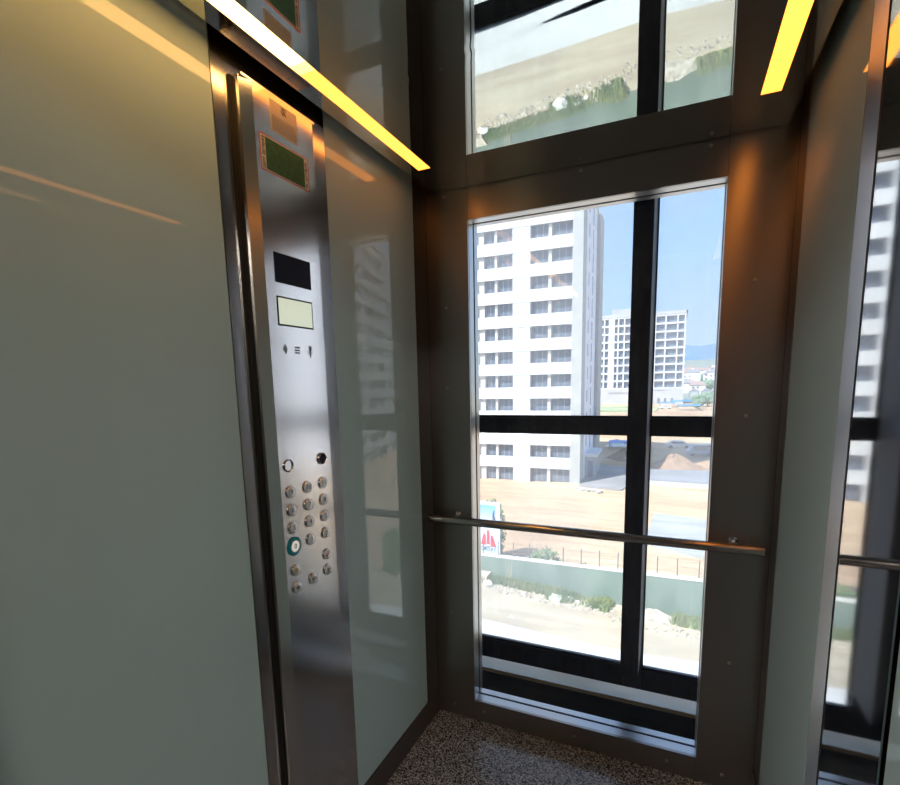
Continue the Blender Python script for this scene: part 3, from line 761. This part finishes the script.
# grass verge (uncountable)
bm = bmesh.new()
def verge(n, s0, s1, o0, o1, dens):
    for _ in range(n):
        s = random.uniform(s0, s1); o_ = o0 + (o1 - o0) * random.random() ** 1.4
        if math.sin(s * 1.7) + math.sin(s * .63 + 2) + random.gauss(0, .6) < dens: continue
        x, y = wp(s, o_); h = random.uniform(.12, .5); a = random.uniform(0, PI); w = random.uniform(.03, .07)
        dx, dy = math.cos(a) * w, math.sin(a) * w; lx, ly = random.gauss(0, .1), random.gauss(0, .1)
        v = [bm.verts.new((x - dx, y - dy, ZG - .02)), bm.verts.new((x + dx, y + dy, ZG - .02)), bm.verts.new((x + lx, y + ly, ZG + h))]
        bm.faces.new(v)
verge(9000, -3.2, 4.6, .3, 1.0, -.3); verge(5000, 1.0, 4.6, .3, 1.5, -.4); verge(4500, 7.9, 13, .3, 1.2, -.6)
tag(obj('grass', bm, M['grass']), 'rough green grass along the foot of the green wall', 'grass', None, 'stuff')

def stone(x, y, z, r, sq=.6, m='rock'):
    bm = bmesh.new(); bmesh.ops.create_icosphere(bm, subdivisions=2, radius=r)
    for v in bm.verts:
        k = 1 + .25 * math.sin(v.co.x * 5 / r + x) * math.cos(v.co.y * 4 / r + y) + random.uniform(-.08, .08)
        v.co = Vector((v.co.x * k, v.co.y * k, v.co.z * k * sq)) + Vector((x, y, z + r * sq * .55))
    return bm
for (x, y, r0, lab) in ((-5.17, 26.40, .40, 'largest pale boulder at the grass edge before the green wall'),
                        (-4.45, 26.75, .25, 'small pale boulder right of the largest one'),
                        (-3.9, 26.6, .14, 'smallest pale stone at the right end of the boulders'),
                        (-9.75, 27.1, .33, 'pale boulder below the billboard by the pallet stack')):
    tag(obj('boulder', stone(x, y, ZG, r0), M['rock']), lab, 'rock')
bm = bmesh.new()
for _ in range(420):
    s = random.uniform(-3, 9.6); o_ = random.uniform(.9, 2.0) if s < 5 else random.uniform(.4, 2.4)
    x, y = wp(s, o_); bmesh.ops.create_icosphere(bm, subdivisions=1, radius=random.uniform(.03, .10), matrix=Matrix.Translation((x, y, ZG + .02)))
tag(obj('gravel', bm, M['rubble']), 'loose gravel and stones scattered before the green wall', 'gravel', None, 'stuff')

def mound(name, cx, cy, base, rx, ry, h, m, label, n=28):
    bm = bmesh.new(); rings = []
    for i in range(n + 1):
        q = i / n; ring = []
        for k in range(48):
            a = 2 * PI * k / 48
            jig = 1 + .09 * math.sin(3 * a + cx) + .05 * math.sin(7 * a + 1)
            z = h * (.5 + .5 * math.cos(PI * q ** .9)) * (1 + .10 * math.sin(5 * a + 9 * q) + .05 * math.sin(11 * a - 14 * q))
            ring.append(bm.verts.new((cx + rx * q * math.cos(a) * jig, cy + ry * q * math.sin(a) * jig, base - .1 + z)) if q > 0 or k == 0 else None)
        rings.append(ring)
    for k in range(48): bm.faces.new((rings[0][0], rings[1][k], rings[1][(k + 1) % 48]))
    for i in range(1, n):
        for k in range(48): bm.faces.new((rings[i][k], rings[i + 1][k], rings[i + 1][(k + 1) % 48], rings[i][(k + 1) % 48]))
    bm.faces.new(rings[-1][::-1])
    return tag(obj(name, bm, m, None, True), label, 'soil heap')
mound('soil_mound', .95, 77.5, ZG, 5.0, 2.6, 2.0, M['dirt'], 'brown soil mound on the site right of the window post')
mound('soil_heap', -6.6, 84.5, ZG, 3.6, 3.5, 1.7, M['dirt'], 'broad orange soil heap beside the tower annex')
mound('soil_heap', 9.5, 82, ZG, 2.6, 1.8, .9, M['dirt'], 'low soil heap right of the brown mound')
mound('sand_heap', -9.6, 102, ZG, 2.6, 2, 1.3, M['rock'], 'pale sand heap near the blue tarpaulin')
mound('rubble_heap', .25, 26.05, ZG, 1.9, .72, .6, M['rubble'], 'rubble heap against the green wall right of the window post')

# debris by the tower foot
for k, (x, y, r0) in enumerate(((-8.9, 57.9, .38), (-8.2, 57.6, .30), (-7.5, 57.9, .34), (-6.9, 57.3, .42), (-9.6, 58.4, .28))):
    tag(obj('debris_lump', stone(x, y, ZG, r0, .5), M['concrete']), 'broken concrete lump in the debris row at the foot of the white tower', 'rubble', 'concrete debris by the tower')
# pallets
for k in range(3):
    x, y = -10.45, 27.75; z = ZG + .02 + k * .16
    root = thing('pallet', ('lowest', 'middle', 'topmost')[k] + ' pale timber pallet of the stack under the billboard', 'pallet', (x, y, z), 'stacked pallets')
    for q in range(7): obj('board', BX((x - .55, x + .55, y - .5 + q * .15, y - .41 + q * .15, z + .105, z + .13)), M['wood'], root)
    for q in (-.5, 0, .5): obj('bearer', BX((x + q - .05, x + q + .05, y - .5, y + .5, z, z + .105)), M['wood'], root)
# dry weeds
wd = thing('dry_weed', 'tall dry weed standing against the green wall', 'weed', (-8.55, 27.95, ZG))
bm = bmesh.new()
for k in range(9):
    a = random.uniform(0, 2 * PI); t_ = random.uniform(.05, .25)
    p0 = Vector((-8.55 + random.gauss(0, .08), 27.9 + random.gauss(0, .05), ZG)); p1 = p0 + Vector((t_ * math.cos(a), t_ * math.sin(a) * .5, random.uniform(.8, 1.5)))
    n_ = Vector((.012, 0, 0)); m_ = Vector((0, .012, 0))
    v = [bm.verts.new(p0 + n_), bm.verts.new(p0 - n_), bm.verts.new(p1 - n_ * .4), bm.verts.new(p1 + n_ * .4)]; bm.faces.new(v)
obj('stalk', bm, M['straw'], wd)

# tarpaulins / vehicles / hut far on the site
def tarp(x, y, z, w, d, h, label, name='tarpaulin_shelter'):
    root = thing(name, label, 'shelter', (x, y, z))
    bm = bmesh.new()
    prof = [(-d / 2, h * .8), (0, h), (d / 2, h * .8)]
    a = [bm.verts.new((x - w / 2, y + q, z + hh)) for q, hh in prof]; b = [bm.verts.new((x + w / 2, y + q, z + hh)) for q, hh in prof]
    a2 = [bm.verts.new(v.co - Vector((0, 0, .06))) for v in a]; b2 = [bm.verts.new(v.co - Vector((0, 0, .06))) for v in b]
    for i in (0, 1): bm.faces.new((a[i], b[i], b[i + 1], a[i + 1])); bm.faces.new((a2[i], a2[i + 1], b2[i + 1], b2[i]))
    bm.faces.new((a[0], a2[0], b2[0], b[0])); bm.faces.new((a[2], b[2], b2[2], a2[2]))
    bm.faces.new((a[0], a[1], a2[1], a2[0])); bm.faces.new((a[1], a[2], a2[2], a2[1])); bm.faces.new((b[0], b2[0], b2[1], b[1])); bm.faces.new((b[1], b2[1], b2[2], b[2]))
    obj('sheet', bm, M['blue'], root)
    for sx in (-1, 1):
        for sy in (-1, 1):
            obj('pole', BX((x + sx * w * .45 - .06, x + sx * w * .45 + .06, y + sy * d * .42 - .06, y + sy * d * .42 + .06, z, z + h * .8)), M['post'], root)
tarp(-8.4, 97, ZG, 4.2, 3.2, 1.7, 'blue tarpaulin shelter seen below the cross bar beside the window post')
tarp(3.6, 232, hz(3, 232), 9, 5, 2.8, 'blue tarpaulin roof nearest the corner of the grey block')
tarp(5.2, 205, hz(5, 205), 8, 5, 2.2, 'second blue tarpaulin in front of the trees right of the block')
tarp(-2.6, 226, hz(-2, 226), 6, 4, 2.2, 'small blue tarpaulin left of the others by the block foot')

def vehicle(x, y, z, rz, m, label, van=False):
    root = thing('car', label, 'car', (x, y, z)); mt = Matrix.Translation((x, y, z)) @ Matrix.Rotation(rz, 4, 'Z')
    def part(n, bm, mm, par=root, sm=False):
        bmesh.ops.transform(bm, matrix=mt, verts=bm.verts[:]); return obj(n, bm, mm, par, sm)
    h = 1.9 if van else 1.45
    side = [(-2.1, .35), (2.1, .35), (2.15, .8), (1.4, .95), (.8, h), (-1.3, h), (-1.9, .95), (-2.15, .85)]
    bm = bmesh.new(); a = [bm.verts.new((u, -.85, v)) for u, v in side]; b = [bm.verts.new((u, .85, v)) for u, v in side]; n = len(side)
    bm.faces.new(a); bm.faces.new(b[::-1])
    for i in range(n): bm.faces.new((a[i], a[(i + 1) % n], b[(i + 1) % n], b[i]))
    part('body', bevel(bm, .08, 2, 20), m)
    part('side_glass', BX((-1.25, .85, -.87, .87, .98, h - .15)), M['win'])
    for u in (-1.35, 1.35):
        for s in (-1, 1):
            part('wheel', lathe(bmesh.new(), (u, s * .78 + .1, .32), 'y', [(.32, 0), (.32, .2)], 16), M['tyre'])
vehicle(4.9, 91.5, ZG, rad(15), M['car_blue'], 'slate blue van parked on the site at the right window edge', True)
vehicle(7.0, 96.5, ZG, rad(-20), M['car_paint'], 'white car parked beyond the slate blue van')
vehicle(1.6, 101, ZG, rad(5), M['car_paint'], 'white car parked behind the soil mound')
vehicle(-2.9, 213, hz(-3, 213), rad(10), M['car_paint'], 'white car at the foot of the grey block')

# grass field before the block
slab('lawn', [(-46, 190), (-6, 196), (-5, 226), (-46, 232)], mottle(mat('field_grass', (.3, .36, .2), .95), (.24, .33, .15), (.48, .46, .30), .08), 'thin grass field before the grey block', 'lawn', .25, hz(0, 200))

# twin gabled hut
hu = thing('gabled_hut', 'dark framed hut with two gables right of the grey block', 'hut', (13, 330, hz(13, 330)))
for k in (0, 1):
    x0 = 7.6 + k * 6.6; zb = hz(13, 330); y0 = 330
    bm = bmesh.new(); p = [(x0, zb), (x0 + 5.6, zb), (x0 + 5.6, zb + 4.2), (x0 + 2.8, zb + 5.8), (x0, zb + 4.2)]
    a = [bm.verts.new((u, y0, v)) for u, v in p]; b = [bm.verts.new((u, y0 + 9, v)) for u, v in p]
    bm.faces.new(a); bm.faces.new(b[::-1])
    for i in range(5): bm.faces.new((a[i], a[(i + 1) % 5], b[(i + 1) % 5], b[i]))
    hb = obj('gable_body', bm, M['roof_grey'], hu)
    obj('panel', BX((x0 + .9, x0 + 4.7, y0 - .1, y0, zb + .5, zb + 3.6)), M['podium'], hb)

# trees right of the block
def tree(x, y, z, r_, h, label, grp='distant trees'):
    root = thing('tree', label, 'tree', (x, y, z), grp)
    bm = bmesh.new()
    for k in range(5):
        c = Matrix.Translation((x + random.uniform(-.5, .5) * r_, y + random.uniform(-.4, .4) * r_, z + h * .55 + random.uniform(-.2, .35) * r_))
        st = len(bm.verts)
        bmesh.ops.create_icosphere(bm, subdivisions=3, radius=r_ * random.uniform(.55, .85), matrix=c)
    for v in bm.verts: v.co += Vector((random.gauss(0, .06), random.gauss(0, .06), random.gauss(0, .06))) * r_
    obj('crown', bm, M['tree_far'], root)
    obj('trunk', lathe(bmesh.new(), (x, y, z - .3), 'z', [(r_ * .12, 0), (r_ * .07, h * .6)], 8), M['bark'], root)
for (x, y, r0, h0) in ((9.4, 226, 2.4, 5.0), (15.8, 224, 2.7, 5.6), (12.8, 232, 2.8, 6.2), (20.5, 234, 2.9, 6.4), (22.5, 222, 2.6, 5.6), (8.5, 213, 1.8, 3.6), (17.5, 243, 2.9, 6.5)):
    tree(x, y, hz(x, y), r0, h0, 'dark green round tree in the clump right of the grey block', 'trees in the clump by the grey block')

# town on the slope
rt = random.Random(4)
def house(x, y, w, d, h, style):
    z = hz(x, y); m = (M['house_a'], M['house_b'], M['house_c'])[style % 3]
    root = thing('house', ('cream', 'white', 'pinkish')[style % 3] + ' house among the roofs of the distant hillside town', 'house', (x, y, z), ('cream', 'white', 'pinkish')[style % 3] + ' houses of the distant town')
    obj('wall', BX((x - w / 2, x + w / 2, y - d / 2, y + d / 2, z - 3, z + h)), m, root)
    bm = bmesh.new(); o_ = .5
    a = [bm.verts.new((x + sx * (w / 2 + o_), y + sy * (d / 2 + o_), z + h)) for sx, sy in ((-1, -1), (1, -1), (1, 1), (-1, 1))]
    t_ = [bm.verts.new((x + s * w * .25, y, z + h + 2.2)) for s in (-1, 1)]
    bm.faces.new(a[::-1]); bm.faces.new((a[0], a[1], t_[1], t_[0])); bm.faces.new((a[2], a[3], t_[0], t_[1])); bm.faces.new((a[1], a[2], t_[1])); bm.faces.new((a[3], a[0], t_[0]))
    obj('roof', bm, M['roof'] if style % 2 else M['roof_grey'], root)
    wins = [(x - w * .35 + q * w * .28, x - w * .35 + q * w * .28 + 1.3, y - d / 2 - .06, y - d / 2, z + 1.2 + 3 * f, z + 2.6 + 3 * f) for q in range(3) for f in range(max(1, int(h // 3)))]
    for b in wins[:4]: obj('window', BX(b), M['win'], root)
placed = []
k = 0
while k < 84:
    r0 = 350 + 520 * rt.random() ** 1.2; az_ = rad(rt.uniform(.2, 7.5))
    x, y = r0 * math.sin(az_), r0 * math.cos(az_)
    if any(abs(x - a) < 15 and abs(y - b) < 17 for a, b in placed): 
        k += .05; continue
    placed.append((x, y)); house(x, y, rt.uniform(8, 13), rt.uniform(8, 12), rt.choice((5, 6.5, 9, 11)), rt.randrange(6)); k += 1
for q in range(26):
    r0 = rt.uniform(345, 900); az_ = rad(rt.uniform(.6, 7)); x, y = r0 * math.sin(az_), r0 * math.cos(az_)
    if any(abs(x - a) < 11 and abs(y - b) < 11 for a, b in placed): continue
    placed.append((x, y)); tree(x, y, hz(x, y), rt.uniform(3, 5), rt.uniform(6, 9), 'green tree between the houses of the distant town', 'trees of the distant town')

# far hills
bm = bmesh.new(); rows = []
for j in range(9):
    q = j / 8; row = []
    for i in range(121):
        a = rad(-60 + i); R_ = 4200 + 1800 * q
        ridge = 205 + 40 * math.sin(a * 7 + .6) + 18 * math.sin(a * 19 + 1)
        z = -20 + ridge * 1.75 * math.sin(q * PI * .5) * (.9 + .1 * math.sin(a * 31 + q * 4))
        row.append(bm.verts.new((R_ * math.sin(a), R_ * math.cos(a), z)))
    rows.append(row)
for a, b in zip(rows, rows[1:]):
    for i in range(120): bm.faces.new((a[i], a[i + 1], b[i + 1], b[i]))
hl = struct('hills', bm, M['hill'], 'far hills tinted haze blue on the horizon right of the grey block', 'hills', True)

# ================================================================== LIGHT
w = bpy.data.worlds.new('sky'); sc.world = w; w.use_nodes = True
nt = w.node_tree; bg = nt.nodes['Background']
tc = nt.nodes.new('ShaderNodeTexCoord'); sx = nt.nodes.new('ShaderNodeSeparateXYZ'); rp = nt.nodes.new('ShaderNodeValToRGB')
el = rp.color_ramp.elements
el[0].position = 0; el[0].color = (.52, .60, .68, 1)
el[1].position = 1; el[1].color = (.20, .38, .70, 1)
for p, c in ((.06, (.47, .61, .76)), (.22, (.36, .54, .80)), (.45, (.27, .45, .76))):
    e_ = el.new(p); e_.color = (*c, 1)
cn = nt.nodes.new('ShaderNodeTexNoise'); cn.inputs['Scale'].default_value = 2.2; cn.inputs['Detail'].default_value = 5
cr = nt.nodes.new('ShaderNodeValToRGB'); cr.color_ramp.elements[0].position = .52; cr.color_ramp.elements[1].position = .80
cr.color_ramp.elements[1].color = (.55, .55, .55, 1)
mx = nt.nodes.new('ShaderNodeMixRGB'); mx.inputs['Color2'].default_value = (.55, .58, .62, 1)
nt.links.new(tc.outputs['Generated'], sx.inputs[0]); nt.links.new(sx.outputs['Z'], rp.inputs['Fac'])
nt.links.new(tc.outputs['Generated'], cn.inputs['Vector']); nt.links.new(cn.outputs['Fac'], cr.inputs['Fac'])
nt.links.new(cr.outputs['Color'], mx.inputs['Fac']); nt.links.new(rp.outputs['Color'], mx.inputs['Color1']); nt.links.new(mx.outputs['Color'], bg.inputs['Color'])
bg.inputs['Strength'].default_value = 1.0
sl = bpy.data.lights.new('sun', 'SUN'); sl.energy = 6.5; sl.angle = rad(.6); sl.color = (1, .96, .90)
so = bpy.data.objects.new('sun', sl); COL.objects.link(so)
so.rotation_euler = Vector((-.38, -.62, .80)).to_track_quat('Z', 'Y').to_euler(); so.location = (0, 0, 30)

# ================================================================== CAMERA
F, PITCH, ROLL, YAW = 498.0152, -8.2981, 1.2435, 24.5122
cam = bpy.data.cameras.new('camera'); co = bpy.data.objects.new('camera', cam); COL.objects.link(co)
R3 = Matrix.Rotation(rad(YAW), 3, 'Z') @ Matrix.Rotation(rad(PITCH), 3, 'X') @ Matrix.Rotation(rad(ROLL), 3, 'Y')
right, fwd, up = R3.col[0], R3.col[1], R3.col[2]
m3 = Matrix((right, up, -fwd)).transposed()
co.matrix_world = Matrix.Translation((.9292, -1.864, 1.4678)) @ m3.to_4x4()
cam.sensor_fit = 'HORIZONTAL'; cam.sensor_width = 36; cam.lens = F * 36 / 900
cam.shift_x = .4282 / 900; cam.shift_y = 63.9482 / 900
cam.clip_start = .02; cam.clip_end = 12000
sc.camera = co
sc.view_settings.view_transform = 'Standard'; sc.view_settings.look = 'None'
sc.view_settings.exposure = 0.75; sc.view_settings.gamma = 1.0; sc.view_settings.use_curve_mapping = False
sc.cycles.max_bounces = 10; sc.cycles.transparent_max_bounces = 16; sc.cycles.diffuse_bounces = 4; sc.cycles.glossy_bounces = 6
sc.cycles.sample_clamp_indirect = 6.0
sc.cycles.use_denoising = True
sc.cycles.caustics_reflective = True
